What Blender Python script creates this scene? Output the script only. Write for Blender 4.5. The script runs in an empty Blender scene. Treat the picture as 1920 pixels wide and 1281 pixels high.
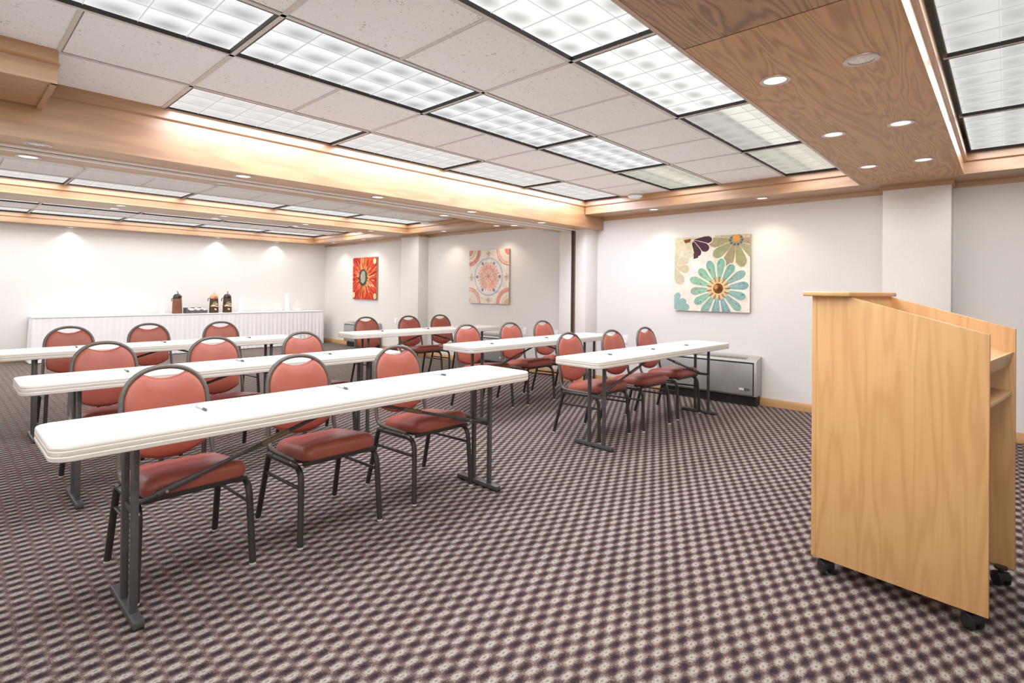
import bpy, bmesh, math, random
from mathutils import Vector, Matrix
random.seed(7)
PI = math.pi
SC = bpy.context.scene
COL = SC.collection

# ------------------------------------------------------------------ materials
def newmat(name):
    m = bpy.data.materials.new(name); m.use_nodes = True
    nt = m.node_tree; nt.nodes.clear()
    out = nt.nodes.new('ShaderNodeOutputMaterial')
    return m, nt, out

class NB:
    """tiny node builder"""
    def __init__(s, nt): s.nt = nt
    def n(s, t, **kw):
        x = s.nt.nodes.new(t)
        for k, v in kw.items(): setattr(x, k, v)
        return x
    def l(s, a, b): s.nt.links.new(a, b)
    def val(s, sock, v):
        if hasattr(v, 'links') or isinstance(v, bpy.types.NodeSocket): s.l(v, sock)
        else: sock.default_value = v
    def math(s, op, a, b=0.0, c=0.0, clamp=False):
        x = s.n('ShaderNodeMath', operation=op); x.use_clamp = clamp
        s.val(x.inputs[0], a); s.val(x.inputs[1], b)
        if op in ('MULTIPLY_ADD', 'SMOOTH_MIN', 'COMPARE'): s.val(x.inputs[2], c)
        return x.outputs[0]
    def ramp(s, fac, stops, interp='LINEAR'):
        r = s.n('ShaderNodeValToRGB'); cr = r.color_ramp; cr.interpolation = interp
        while len(cr.elements) < len(stops): cr.elements.new(0.5)
        for e, (p, c) in zip(cr.elements, stops):
            e.position = p; e.color = (*c[:3], 1)
        s.l(fac, r.inputs[0]); return r.outputs[0]
    def noise(s, vec, scale, detail=3, rough=.55, dist=0.0):
        x = s.n('ShaderNodeTexNoise'); x.inputs['Scale'].default_value = scale
        x.inputs['Detail'].default_value = detail; x.inputs['Roughness'].default_value = rough
        x.inputs['Distortion'].default_value = dist
        s.l(vec, x.inputs['Vector']); return x.outputs['Fac']
    def mapping(s, vec, scale=(1, 1, 1), loc=(0, 0, 0), rot=(0, 0, 0)):
        x = s.n('ShaderNodeMapping'); s.l(vec, x.inputs[0])
        x.inputs['Scale'].default_value = scale; x.inputs['Location'].default_value = loc; x.inputs['Rotation'].default_value = rot
        return x.outputs[0]
    def mix(s, fac, a, b):
        x = s.n('ShaderNodeMix', data_type='RGBA')
        s.val(x.inputs[0], fac)
        for i, v in ((6, a), (7, b)):
            if isinstance(v, tuple): x.inputs[i].default_value = (*v[:3], 1)
            else: s.l(v, x.inputs[i])
        return x.outputs[2]
    def bump(s, h, strength, dist=.01):
        x = s.n('ShaderNodeBump'); x.inputs['Strength'].default_value = strength; x.inputs['Distance'].default_value = dist
        s.l(h, x.inputs['Height']); return x.outputs[0]
    def bsdf(s, out, color, rough=.5, metal=0.0, spec=.5, normal=None, **kw):
        b = s.n('ShaderNodeBsdfPrincipled')
        if isinstance(color, tuple): b.inputs['Base Color'].default_value = (*color[:3], 1)
        else: s.l(color, b.inputs['Base Color'])
        s.val(b.inputs['Roughness'], rough); b.inputs['Metallic'].default_value = metal
        b.inputs['Specular IOR Level'].default_value = spec
        if normal is not None: s.l(normal, b.inputs['Normal'])
        for k, v in kw.items(): b.inputs[k].default_value = v
        s.l(b.outputs[0], out.inputs[0]); return b

def coords(b, kind='Object'):
    return b.n('ShaderNodeTexCoord').outputs[kind]

def srgb(r, g, b):
    f = lambda c: (c/255/12.92) if c <= 10 else ((c/255+.055)/1.055)**2.4
    return (f(r), f(g), f(b))

def simple(name, col, rough=.5, metal=0, spec=.5, var=.06, scale=40, bump=0):
    m, nt, out = newmat(name); b = NB(nt); v = coords(b)
    nz = b.noise(v, scale, 4)
    d = tuple(max(0, c*(1-var)) for c in col); l = tuple(min(1, c*(1+var)) for c in col)
    c = b.ramp(nz, [(.3, d), (.7, l)])
    nrm = b.bump(nz, bump, .004) if bump else None
    b.bsdf(out, c, rough, metal, spec, nrm)
    return m

def wood(name, light, dark, axis='x', ring=1.0, contrast=.6, rough=.38, coat=.0, warp=1.0, freq=62.0):
    """flat-sawn veneer: grain runs along `axis`"""
    m, nt, out = newmat(name); b = NB(nt); v = coords(b)
    lo, hi = .32, 3.2
    sc = {'x': (lo, hi, hi), 'y': (hi, lo, hi), 'z': (hi, hi, lo)}[axis]
    mv = b.mapping(v, sc)
    big = b.noise(mv, 1.15*ring, 3, .5, .25*warp)
    rings = b.math('SINE', b.math('MULTIPLY', big, freq))
    fine = {'x': (2.5, 130, 130), 'y': (130, 2.5, 130), 'z': (130, 130, 2.5)}[axis]
    fn = b.noise(b.mapping(v, fine), 1.0, 4, .6)
    med = b.noise(b.mapping(v, tuple(q*2.2 for q in sc)), 1.6, 3)
    r01 = b.math('MULTIPLY_ADD', rings, .5, .5)
    r01 = b.math('POWER', r01, 1.7)
    mixv = b.math('ADD', b.math('MULTIPLY', r01, .42*contrast), b.math('ADD', b.math('MULTIPLY', fn, .38*contrast), b.math('MULTIPLY', med, .35)))
    c = b.ramp(mixv, [(.18, light), (.86, dark)])
    rg = b.math('MULTIPLY_ADD', fn, .15, rough-.05)
    b.bsdf(out, c, rg, 0, .5, b.bump(fn, .05, .002), **{'Coat Weight': coat, 'Coat Roughness': .32, 'Coat IOR': 1.9})
    return m

def emis(name, col, strength):
    m, nt, out = newmat(name); b = NB(nt)
    e = b.n('ShaderNodeEmission'); e.inputs[0].default_value = (*col, 1); e.inputs[1].default_value = strength
    b.l(e.outputs[0], out.inputs[0]); return m

def carpet_mat():
    m, nt, out = newmat('checked_carpet'); b = NB(nt); v = coords(b)
    s = b.n('ShaderNodeSeparateXYZ'); b.l(v, s.inputs[0])
    wob = b.noise(v, 30, 2)
    jx = b.math('MULTIPLY_ADD', wob, .020, -.010)
    nb = b.noise(v, 22, 2)
    jy = b.math('MULTIPLY_ADD', nb, .012, -.006)
    cu = b.math('COSINE', b.math('MULTIPLY', b.math('ADD', b.math('SUBTRACT', s.outputs[0], 1.876), jx), PI/.0625))
    cv = b.math('COSINE', b.math('MULTIPLY', b.math('ADD', b.math('SUBTRACT', s.outputs[1], .968), jy), PI/.0328))
    f = b.math('MULTIPLY', cu, cv)
    yarn = b.noise(v, 270, 3, .7)
    y2 = b.noise(v, 120, 2, .5)
    big = b.noise(v, 1.3, 3)
    g = b.math('ADD', f, b.math('ADD', b.math('MULTIPLY_ADD', yarn, 2.7, -1.42), b.math('MULTIPLY_ADD', y2, 1.3, -.68)))
    t = b.math('MULTIPLY_ADD', g, .5, .5, clamp=True)
    c = b.ramp(t, [(0.0, srgb(46, 39, 45)), (.20, srgb(70, 59, 63)), (.40, srgb(94, 78, 77)), (.54, srgb(116, 103, 97)), (.66, srgb(140, 134, 127)), (.86, srgb(160, 157, 149)), (1.0, srgb(170, 167, 160))])
    rust = b.noise(b.mapping(v, (1, 1, 1), (3.1, 1.7, 0)), 210, 3, .6)
    rf = b.math('MULTIPLY', b.ramp(rust, [(.52, (0, 0, 0)), (.66, (1, 1, 1))]), b.math('SUBTRACT', .45, b.math('ABSOLUTE', f), clamp=True))
    c = b.mix(rf, c, srgb(150, 84, 62))
    # dark eye in the middle of each pale flower
    eye = b.math('SMOOTH_MIN', 1.0, b.math('MULTIPLY', b.math('SUBTRACT', f, .9), 12.0), .1)
    eye = b.math('MAXIMUM', eye, 0.0)
    c = b.mix(b.math('MULTIPLY', eye, .55), c, srgb(60, 52, 48))
    shade = b.ramp(big, [(.3, (.86, .86, .86)), (.7, (1, 1, 1))])
    mm = b.n('ShaderNodeMix', data_type='RGBA', blend_type='MULTIPLY'); mm.inputs[0].default_value = 1
    b.l(c, mm.inputs[6]); b.l(shade, mm.inputs[7])
    h = b.math('ADD', b.math('MULTIPLY', f, .7), b.math('MULTIPLY', yarn, .7))
    b.bsdf(out, mm.outputs[2], .95, 0, .1, b.bump(h, .55, .008))
    return m

def tile_mat():
    m, nt, out = newmat('acoustic_tile'); b = NB(nt); v = coords(b)
    def pits(sc, lo, hi):
        vo = b.n('ShaderNodeTexVoronoi'); vo.inputs['Scale'].default_value = sc; b.l(b.mapping(v, (.75, 1.3, 1)), vo.inputs['Vector'])
        n1 = b.noise(v, sc*1.9, 3, .6); n2 = b.noise(v, sc*.33, 2)
        d = b.math('ADD', vo.outputs['Distance'], b.math('ADD', b.math('MULTIPLY_ADD', n1, .7, -.35), b.math('MULTIPLY_ADD', n2, .9, -.40)))
        return b.ramp(d, [(lo, (0, 0, 0)), (hi, (1, 1, 1))])
    hole = b.math('MULTIPLY', pits(42, .06, .13), pits(98, .08, .17))
    c = b.mix(hole, (.46, .43, .40), (.87, .868, .86))
    b.bsdf(out, c, .95, 0, .1, b.bump(hole, .25, .004))
    return m

def lens_mat(name, base, warm, blob=.45, tube=0.0):  # soft grey dip towards one side of every cell
    """frosted prismatic lens of 6 x 3 cells lit from behind"""
    m, nt, out = newmat(name); b = NB(nt); v = coords(b)
    s = b.n('ShaderNodeSeparateXYZ'); b.l(v, s.inputs[0])
    fx = b.math('FRACT', b.math('ADD', b.math('DIVIDE', s.outputs[0], 1.16/6), 60.0))
    fy = b.math('FRACT', b.math('ADD', b.math('DIVIDE', s.outputs[1], .56/3), 60.5))
    dx = b.math('SUBTRACT', fx, .60); dy = b.math('SUBTRACT', fy, .74)
    r2 = b.math('ADD', b.math('MULTIPLY', b.math('MULTIPLY', dx, dx), 5.0), b.math('MULTIPLY', b.math('MULTIPLY', dy, dy), 10.0))
    g = b.math('EXPONENT', b.math('MULTIPLY', r2, -1.0))
    nz = b.noise(v, 9, 2)
    fac = b.math('SUBTRACT', 1.0, b.math('MULTIPLY', g, blob))
    fac = b.math('MULTIPLY', fac, b.math('MULTIPLY_ADD', nz, .25, .87))
    if tube:
        dy2 = b.math('ABSOLUTE', b.math('SUBTRACT', s.outputs[1], -.06))
        tb = b.ramp(dy2, [(.085, (1, 1, 1)), (.11, (0, 0, 0))])
        fac = b.math('ADD', fac, b.math('MULTIPLY', tb, tube))
    e = b.n('ShaderNodeEmission'); e.inputs[0].default_value = (*warm, 1)
    b.l(b.math('MULTIPLY', fac, base), e.inputs[1]); b.l(e.outputs[0], out.inputs[0])
    return m

def paint_mat(name, rough=.7):
    """painted canvas: colour per face, brushed by noise"""
    m, nt, out = newmat(name); b = NB(nt); v = coords(b)
    a = b.n('ShaderNodeAttribute'); a.attribute_name = 'paint'
    n1 = b.noise(v, 26, 5, .7); n2 = b.noise(v, 9, 3)
    k = b.ramp(b.math('ADD', b.math('MULTIPLY', n1, .6), b.math('MULTIPLY', n2, .4)), [(.34, (.74, .74, .73)), (.62, (1.06, 1.06, 1.05))])
    mm = b.n('ShaderNodeMix', data_type='RGBA', blend_type='MULTIPLY'); mm.inputs[0].default_value = 1
    b.l(a.outputs['Color'], mm.inputs[6]); b.l(k, mm.inputs[7])
    b.bsdf(out, mm.outputs[2], rough, 0, .2)
    return m

M = {}
M['carpet'] = carpet_mat()
M['tile'] = tile_mat()
M['wall'] = simple('wall_paint', (.73, .715, .695), .75, 0, .2, .02, 60, .03)
M['pillar'] = simple('pillar_paint', (.74, .725, .70), .75, 0, .2, .02, 60, .03)
OAKL, OAKD = (.47, .262, .118), (.27, .122, .048)
M['oak_x'] = wood('oak_veneer_along', OAKL, OAKD, 'x', 1, .65, .36, .6)
M['oak_y'] = wood('oak_veneer_across', OAKL, OAKD, 'y', 1, .65, .36, .6)
M['oak_soffit'] = wood('oak_plywood', (.62, .335, .135), (.33, .155, .058), 'x', 1.3, .85, .42, 0, 2.2, 95)
M['oak_beam'] = wood('oak_beam_underside', (.60, .39, .225), (.36, .20, .095), 'x', .7, .5)
M['maple'] = wood('maple_veneer', (.67, .40, .175), (.53, .285, .11), 'z', 1.6, .75, .33, 0, .6)
M['maple_top'] = wood('maple_edge', (.72, .45, .22), (.56, .33, .14), 'x', .8, .6, .33)
M['grid'] = simple('grid_enamel', (.62, .585, .54), .5)
M['black'] = simple('black_trim', (.012, .011, .010), .5)
M['tabletop'] = simple('white_moulded_plastic', (.84, .83, .805), .42, 0, .4, .015, 200, .05)
M['tableedge'] = simple('shaded_moulded_edge', (.70, .67, .62), .5, 0, .4, .015, 200, .05)  # same white plastic, darkened to paint in the weaker light on the edge
M['legmetal'] = simple('charcoal_steel', (.095, .097, .098), .4, .4, .5, .12, 30)
M['sleeve'] = simple('brass_tinted_sleeve', (.28, .24, .16), .4, .6)
M['chrome'] = simple('bright_zinc', (.6, .6, .58), .25, .9)
M['chairmetal'] = simple('pewter_painted_steel', (.13, .12, .105), .4, .35, .5, .1, 40)
M['legshaded'] = simple('shaded_painted_steel', (.045, .041, .036), .4, .3, .5, .1, 40)  # chair steel with the shade under the seat put into its colour
M['glide'] = simple('clear_glide', (.62, .60, .55), .3, .2)
def vinyl():
    m, nt, out = newmat('coral_vinyl'); b = NB(nt); v = coords(b)
    n1 = b.noise(v, 5, 3); n2 = b.noise(v, 420, 2)
    c = b.ramp(n1, [(.3, (.325, .080, .050)), (.7, (.38, .102, .066))])
    b.bsdf(out, c, .40, 0, .55, b.bump(n2, .07, .002), **{'Sheen Weight': .35, 'Sheen Roughness': .35, 'Sheen Tint': (1, .55, .72, 1)})
    return m
M['vinyl'] = vinyl()
M['cloth'] = simple('white_linen', (.84, .835, .85), .8, 0, .15, .02, 120, .06)
M['baseboard'] = wood('oak_baseboard', (.56, .33, .14), (.36, .19, .07), 'y', 1, .5)
M['acgrey'] = simple('grey_enamel', (.36, .355, .35), .42, .2, .5, .03)
M['acside'] = simple('light_grey_enamel', (.42, .41, .39), .45, .2)
M['white'] = simple('white_plastic', (.86, .85, .83), .5)
M['paper'] = simple('white_foam', (.93, .925, .92), .75)
M['blackplastic'] = simple('black_plastic', (.014, .014, .015), .35)
M['ring'] = simple('satin_ring', (.50, .44, .40), .3, .4)
M['brown'] = simple('brown_card', (.20, .085, .045), .6, 0, .3, .12, 20)
M['darkbrown'] = simple('dark_brown_card', (.075, .040, .018), .55, 0, .3, .3, 60)
M['cream'] = simple('cream_print', (.78, .66, .42), .6)
M['peach'] = simple('orange_lid', (.80, .33, .18), .4)
M['lidblack'] = simple('dark_lid', (.03, .022, .022), .35)
M['charcoal'] = simple('charcoal_box', (.085, .075, .075), .6)
M['strip'] = simple('brown_jamb_strip', (.045, .025, .012), .6)
M['jamb'] = simple('bronze_jamb', (.16, .095, .05), .5)
M['track'] = simple('pale_metal_track', (.86, .83, .79), .4, 0)
M['penclear'] = simple('pale_pen_barrel', (.50, .50, .49), .3)
M['pencap'] = simple('grey_pen_clip', (.10, .10, .10), .4)
M['shadowgap'] = simple('dark_reveal', (.05, .028, .012), .7)
def glass():
    m, nt, out = newmat('clear_glass'); b = NB(nt)
    t = b.n('ShaderNodeBsdfTransparent'); t.inputs[0].default_value = (.99, .99, .99, 1)
    g = b.n('ShaderNodeBsdfDiffuse'); g.inputs[0].default_value = (.95, .95, .95, 1)
    f = b.n('ShaderNodeLayerWeight'); f.inputs[0].default_value = .25
    fr = b.math('MULTIPLY_ADD', f.outputs['Facing'], .45, .06)
    mx = b.n('ShaderNodeMixShader'); b.l(fr, mx.inputs[0]); b.l(t.outputs[0], mx.inputs[1]); b.l(g.outputs[0], mx.inputs[2])
    b.l(mx.outputs[0], out.inputs[0]); return m
M['glass'] = glass()
M['paint'] = paint_mat('canvas_print')
M['bulb'] = emis('warm_bulb', (1.0, .88, .78), 1.9)
M['bulb_off'] = simple('unlit_bulb_lens', (.70, .66, .64), .25, 0, .6, .3, 60)
COOL, WARM = (.97, .99, 1.0), (1.0, .95, .88)

# ------------------------------------------------------------------ geometry helpers
def finish(name, bm, mat, parent=None, smooth=True, ang=38, loc=None):
    me = bpy.data.meshes.new(name)
    bmesh.ops.recalc_face_normals(bm, faces=bm.faces)
    bm.to_mesh(me); bm.free()
    mats = mat if isinstance(mat, (list, tuple)) else [mat]
    for m in mats: me.materials.append(m)
    if smooth:
        for p in me.polygons: p.use_smooth = True
        me.set_sharp_from_angle(angle=math.radians(ang))
    o = bpy.data.objects.new(name, me); COL.objects.link(o)
    if parent: o.parent = parent
    if loc: o.location = loc
    return o

def add_box(bm, x0, x1, y0, y1, z0, z1, bev=0, seg=2, mi=0):
    b2 = bmesh.new()
    vs = [b2.verts.new((x, y, z)) for z in (z0, z1) for (x, y) in ((x0, y0), (x1, y0), (x1, y1), (x0, y1))]
    for f in ((3, 2, 1, 0), (4, 5, 6, 7), (0, 1, 5, 4), (1, 2, 6, 5), (2, 3, 7, 6), (3, 0, 4, 7)):
        b2.faces.new([vs[i] for i in f])
    if bev: bmesh.ops.bevel(b2, geom=b2.edges[:], offset=bev, segments=seg, profile=.5, affect='EDGES')
    merge(bm, b2, mi)

def merge(bm, b2, mi=0):
    mp = {v: bm.verts.new(v.co) for v in b2.verts}
    for f in b2.faces:
        try:
            nf = bm.faces.new([mp[v] for v in f.verts]); nf.material_index = mi
        except ValueError: pass
    b2.free()

def box(name, x0, x1, y0, y1, z0, z1, mat, parent=None, bev=0, seg=2):
    bm = bmesh.new(); add_box(bm, x0, x1, y0, y1, z0, z1, bev, seg)
    return finish(name, bm, mat, parent)

def fillet(pts, rad, n=5):
    pts = [Vector(p) for p in pts]; out = [pts[0]]
    for i in range(1, len(pts)-1):
        a, p, c = pts[i-1], pts[i], pts[i+1]
        r = rad[i] if isinstance(rad, (list, tuple)) else rad
        d1, d2 = (a-p), (c-p); l = min(r, d1.length*.48, d2.length*.48)
        A, B = p+d1.normalized()*l, p+d2.normalized()*l
        for k in range(n+1):
            t = k/n; out.append(A*(1-t)**2+p*2*t*(1-t)+B*t*t)
    out.append(pts[-1]); return out

def add_tube(bm, pts, r, n=8, caps=True, sq=None, mi=0):
    """sweep a circle (or a rounded square when sq) along pts"""
    pts = [Vector(p) for p in pts]; rings = []
    t0 = (pts[1]-pts[0]).normalized()
    up = Vector((0, 0, 1)) if abs(t0.z) < .9 else Vector((1, 0, 0))
    nrm = (up - t0*up.dot(t0)).normalized(); prev = t0
    prof = []
    if sq:
        for k in range(n):
            a = 2*PI*k/n+PI/n; c, s_ = math.cos(a), math.sin(a); e = 5
            q = (abs(c)**e+abs(s_)**e)**(-1/e); prof.append((c*q, s_*q))
    else:
        prof = [(math.cos(2*PI*k/n), math.sin(2*PI*k/n)) for k in range(n)]
    for i, p in enumerate(pts):
        if i == 0: t = t0
        elif i == len(pts)-1: t = (pts[i]-pts[i-1]).normalized()
        else: t = ((pts[i]-pts[i-1]).normalized()+(pts[i+1]-pts[i]).normalized()).normalized()
        ax = prev.cross(t)
        if ax.length > 1e-6:
            nrm = Matrix.Rotation(prev.angle(t), 3, ax.normalized()) @ nrm
        nrm = (nrm - t*nrm.dot(t)).normalized(); bi = t.cross(nrm); prev = t
        rr = r[i] if isinstance(r, (list, tuple)) else r
        rings.append([bm.verts.new(p+nrm*(rr*a)+bi*(rr*b_)) for a, b_ in prof])
    for A, B in zip(rings, rings[1:]):
        for k in range(n):
            f = bm.faces.new((A[k], A[(k+1) % n], B[(k+1) % n], B[k])); f.material_index = mi
    if caps:
        bm.faces.new(rings[0][::-1]).material_index = mi; bm.faces.new(rings[-1]).material_index = mi

def add_lathe(bm, prof, n=24, cx=0, cy=0, cz=0, mi=0, axis='z'):
    rings = []
    for r, z in prof:
        if r < 1e-6: rings.append([bm.verts.new((cx, cy, cz+z))])
        else: rings.append([bm.verts.new((cx+r*math.cos(2*PI*k/n), cy+r*math.sin(2*PI*k/n), cz+z)) for k in range(n)])
    for A, B in zip(rings, rings[1:]):
        for k in range(n):
            a = [A[k % len(A)], A[(k+1) % n if len(A) > 1 else 0], B[(k+1) % n if len(B) > 1 else 0], B[k % len(B)]]
            u = []
            for v in a:
                if v not in u: u.append(v)
            if len(u) >= 3:
                f = bm.faces.new(u); f.material_index = mi
    return rings

def add_prism(bm, poly, lo, hi, axis='z', bev=0, mi=0):
    """extrude a 2D polygon: axis z -> (x,y), axis x -> (y,z), axis y -> (x,z)"""
    def P(a, b, h): return {'z': (a, b, h), 'x': (h, a, b), 'y': (a, h, b)}[axis]
    b2 = bmesh.new()
    A = [b2.verts.new(P(a, b, lo)) for a, b in poly]; B = [b2.verts.new(P(a, b, hi)) for a, b in poly]
    n = len(poly)
    b2.faces.new(A[::-1]); b2.faces.new(B)
    for k in range(n): b2.faces.new((A[k], A[(k+1) % n], B[(k+1) % n], B[k]))
    if bev:
        bmesh.ops.recalc_face_normals(b2, faces=b2.faces)
        bmesh.ops.bevel(b2, geom=[e for e in b2.edges if len(e.link_faces) == 2 and e.calc_face_angle() > .6], offset=bev, segments=2, profile=.5, affect='EDGES')
    merge(bm, b2, mi)

def rrect(hx, hy, r, n=6, cx=0, cy=0):
    out = []
    for (sx, sy, a0) in ((1, 1, 0), (-1, 1, PI/2), (-1, -1, PI), (1, -1, 1.5*PI)):
        for k in range(n+1):
            a = a0+PI/2*k/n
            out.append((cx+sx*(hx-r)+r*math.cos(a), cy+sy*(hy-r)+r*math.sin(a)))
    return out

def add_shell(bm, outline, centre, rings, place):
    """stack of scaled copies of an outline, closed by fans. rings = [(scale, depth)]"""
    R = []
    for s_, d in rings:
        R.append([bm.verts.new(place(centre[0]+(a-centre[0])*s_, centre[1]+(b-centre[1])*s_, d)) for a, b in outline])
    n = len(outline)
    for A, B in zip(R, R[1:]):
        for k in range(n): bm.faces.new((A[k], A[(k+1) % n], B[(k+1) % n], B[k]))
    for ring, d in ((R[0], rings[0][1]), (R[-1], rings[-1][1])):
        c = bm.verts.new(place(centre[0], centre[1], d))
        for k in range(n): bm.faces.new((ring[k], ring[(k+1) % n], c))

def tag(o, label=None, cat=None, group=None, kind=None):
    if label: o['label'] = label
    if cat: o['category'] = cat
    if group: o['group'] = group
    if kind: o['kind'] = kind
    return o

def thing(name, label, cat, loc=(0, 0, 0), rz=0, group=None):
    o = bpy.data.objects.new(name, None); COL.objects.link(o)
    o.empty_display_size = .1
    o.location = loc; o.rotation_euler = (0, 0, rz)
    return tag(o, label, cat, group)

def dup(root, loc, rz, label, group=None, mats=None):
    r = root.copy(); COL.objects.link(r); r.location = loc; r.rotation_euler = (0, 0, rz); r['label'] = label
    if group: r['group'] = group
    for ch in list(root.children):
        c = ch.copy(); COL.objects.link(c); c.parent = r
        for g in list(ch.children):
            d = g.copy(); COL.objects.link(d); d.parent = c
    return r

def struct(o, label=None, cat=None):
    o['kind'] = 'structure'
    return o

# ------------------------------------------------------------------ camera (solved from the photograph)
F, CX, CY = 1003.9, 960.0, 538.0
YAW, PIT, ROLL, H = .8242, -.0059, .0100, 1.2763
fw = Vector((math.sin(YAW), math.cos(YAW), 0)); dn = Vector((0, 0, -1)); rt = Vector((math.cos(YAW), -math.sin(YAW), 0))
f2 = fw*math.cos(PIT)+dn*math.sin(PIT); d2 = -fw*math.sin(PIT)+dn*math.cos(PIT)
r3 = rt*math.cos(ROLL)-d2*math.sin(ROLL); d3 = rt*math.sin(ROLL)+d2*math.cos(ROLL)
cam = bpy.data.cameras.new('camera'); co = bpy.data.objects.new('camera', cam); COL.objects.link(co)
mw = Matrix.Identity(4)
for i, ax in enumerate((r3, -d3, -f2)):
    for j in range(3): mw[j][i] = ax[j]
mw.translation = (0, 0, H)
co.matrix_world = mw
cam.sensor_fit = 'HORIZONTAL'; cam.sensor_width = 36; cam.lens = F/1920*36
cam.shift_x = 0; cam.shift_y = (CY-640.5)/1920
cam.clip_start = .05; cam.clip_end = 60
SC.camera = co

# ------------------------------------------------------------------ room shell
U, VF = 6.385, 12.02          # right wall, far wall
XL, YB = -3.6, -4.2           # left wall, wall behind the camera
ZT, ZS, ZB = 2.474, 2.30, 2.127
struct(box('floor', XL, U+.1, YB, VF+.1, -.06, 0, M['carpet']))
struct(box('wall_right', U, U+.1, YB, VF+.1, 0, 2.7, M['wall']))
struct(box('wall_far', XL, U, VF, VF+.1, 0, 2.7, M['wall']))
struct(box('wall_left', XL-.1, XL, YB, VF+.1, 0, 2.7, M['wall']))
struct(box('wall_back', XL, U, YB-.1, YB, 0, 2.7, M['wall']))
struct(box('light_block_deck', XL, U+.1, YB, VF+.1, 2.7, 2.75, M['white']))  # unseen cover added to block world light above the tiles
# pillars standing against the right wall
def pillar(y0, y1, x0):
    bm = bmesh.new(); add_box(bm, x0, U+.01, y0, y1, 0, 2.31, .004)
    return struct(finish('pillar', bm, M['pillar']))
pillar(.37, .88, 6.17); pillar(8.08, 8.62, 6.15)
# pilaster pair at the partition track, with the dark strip between
bm = bmesh.new(); add_box(bm, 6.10, U+.01, 4.265, 4.448, 0, 2.14, .004); struct(finish('pillar', bm, M['pillar']))
bm = bmesh.new(); add_box(bm, 6.10, U+.01, 4.515, 4.72, 0, 2.14, .004); struct(finish('pillar', bm, M['pillar']))
struct(box('trim_1', 6.105, U, 4.448, 4.515, 0, 2.14, M['strip']))
struct(box('trim_2', 6.092, 6.12, 4.440, 4.456, 0, 2.14, M['jamb']))
# baseboards
def base(y0, y1, x=U):
    bm = bmesh.new(); add_prism(bm, [(x-.014, 0), (x, 0), (x, .088), (x-.008, .088), (x-.014, .080)], y0, y1, 'y')
    return bm
bm = bmesh.new()
for y0, y1 in ((YB, .37), (.88, 4.265), (4.72, 8.08), (8.62, VF)): merge(bm, base(y0, y1))
for y0, y1, x in ((.356, .894, 6.17), (8.066, 8.634, 6.15)): merge(bm, base(y0, y1, x))
merge(bm, base(4.251, 4.448, 6.10)); merge(bm, base(4.515, 4.72, 6.10))
for x, y0, y1 in ((6.10, 4.251, 4.265), (6.15, 8.066, 8.08), (6.17, .356, .37)): add_box(bm, x-.014, U, y0, y1, 0, .086)
struct(finish('baseboard_right', bm, M['baseboard']))
bm = bmesh.new(); add_box(bm, XL, U, VF-.014, VF, 0, .088, .003); struct(finish('baseboard_far', bm, M['oak_x']))

# ---- ceiling bays: rows of 2x4 lights alternating with 2x2 tiles
GU, DU = -.189, 1.219
def bay_rows(y0, y1):
    a = (y1-y0)/5.0
    return [y0+a*i for i in range(6)]
RA = [1.07, 1.677, 2.335, 2.936, 3.572, 4.168]
R0 = [.243, -.385, -1.03, -1.64, -2.28, -2.89]
RC = [5.00, 5.60, 6.25, 6.86, 7.53, 8.115]
RD = [8.80, 9.10, 9.70, 10.31, 11.03, 11.66]
XE = 5.93
def tiles(name, rects, z, par=None):
    bm = bmesh.new()
    for x0, x1, y0, y1 in rects: add_box(bm, x0, x1, min(y0, y1), max(y0, y1), z, z+.016)
    return struct(finish(name, bm, M['tile'], par, smooth=False))
def grid(name, xs, ys, z, x0, x1, y0, y1, mid, par, w=.012):
    """T-bars: ys along the bay, xs across it; mid = short bars between 2x2 tiles (x, ya, yb)"""
    bm = bmesh.new(); t = .005
    for y in ys: add_box(bm, x0, x1, y-w, y+w, z-t, z+.02)
    for x in xs: add_box(bm, x-w, x+w, min(y0, y1), max(y0, y1), z-t, z+.02)
    for x, ya, yb in mid: add_box(bm, x-w*.75, x+w*.75, min(ya, yb), max(ya, yb), z-t*.9, z+.02)
    return struct(finish(name, bm, M['grid'], par, smooth=False))
def seams(bm, x0, x1, y0, y1, z):
    pass
xs_all = [GU+DU*k for k in range(-2, 6)]
def make_bay(R, z, tag_, extra=()):
    rects = [(XL, XE, R[1], R[2]), (XL, XE, R[3], R[4])] + list(extra)
    t = tiles('ceiling', rects, z)
    mid = []
    for k in range(-2, 5):
        xm = GU+DU*k+DU/2
        mid += [(xm, R[1], R[2]), (xm, R[3], R[4])]
    grid('ceiling_grid', [x for x in xs_all if x < XE-.05], R[1:5], z, XL, XE, R[0], R[5], mid, t)
    # thin dark shadow joints beside the tile bars
    bm = bmesh.new()
    for x, ya, yb in mid + [(x, R[1], R[2]) for x in xs_all] + [(x, R[3], R[4]) for x in xs_all]:
        if x < XE-.05: add_box(bm, x+.011, x+.0155, min(ya, yb), max(ya, yb), z-.0012, z+.01)
    for y, s in ((R[1], 1), (R[2], -1), (R[3], 1), (R[4], -1)):
        s *= 1 if R[1] < R[2] else -1
        add_box(bm, XL, XE, min(y+s*.013, y+s*.0185), max(y+s*.013, y+s*.0185), z-.0012, z+.01)
    struct(finish('ceiling_reveal', bm, simple('tile_joint', (.30, .27, .24), .8) if 'joint' not in M else M['joint'], t, smooth=False))
M['joint'] = simple('tile_joint', (.27, .24, .21), .8)
make_bay(RA, ZT, 'A', [(.42, 1.03, RA[4], RA[5])])
make_bay(R0, ZT, '0')
make_bay(RC, 2.46, 'C')
make_bay(RD, 2.45, 'D')

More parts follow.
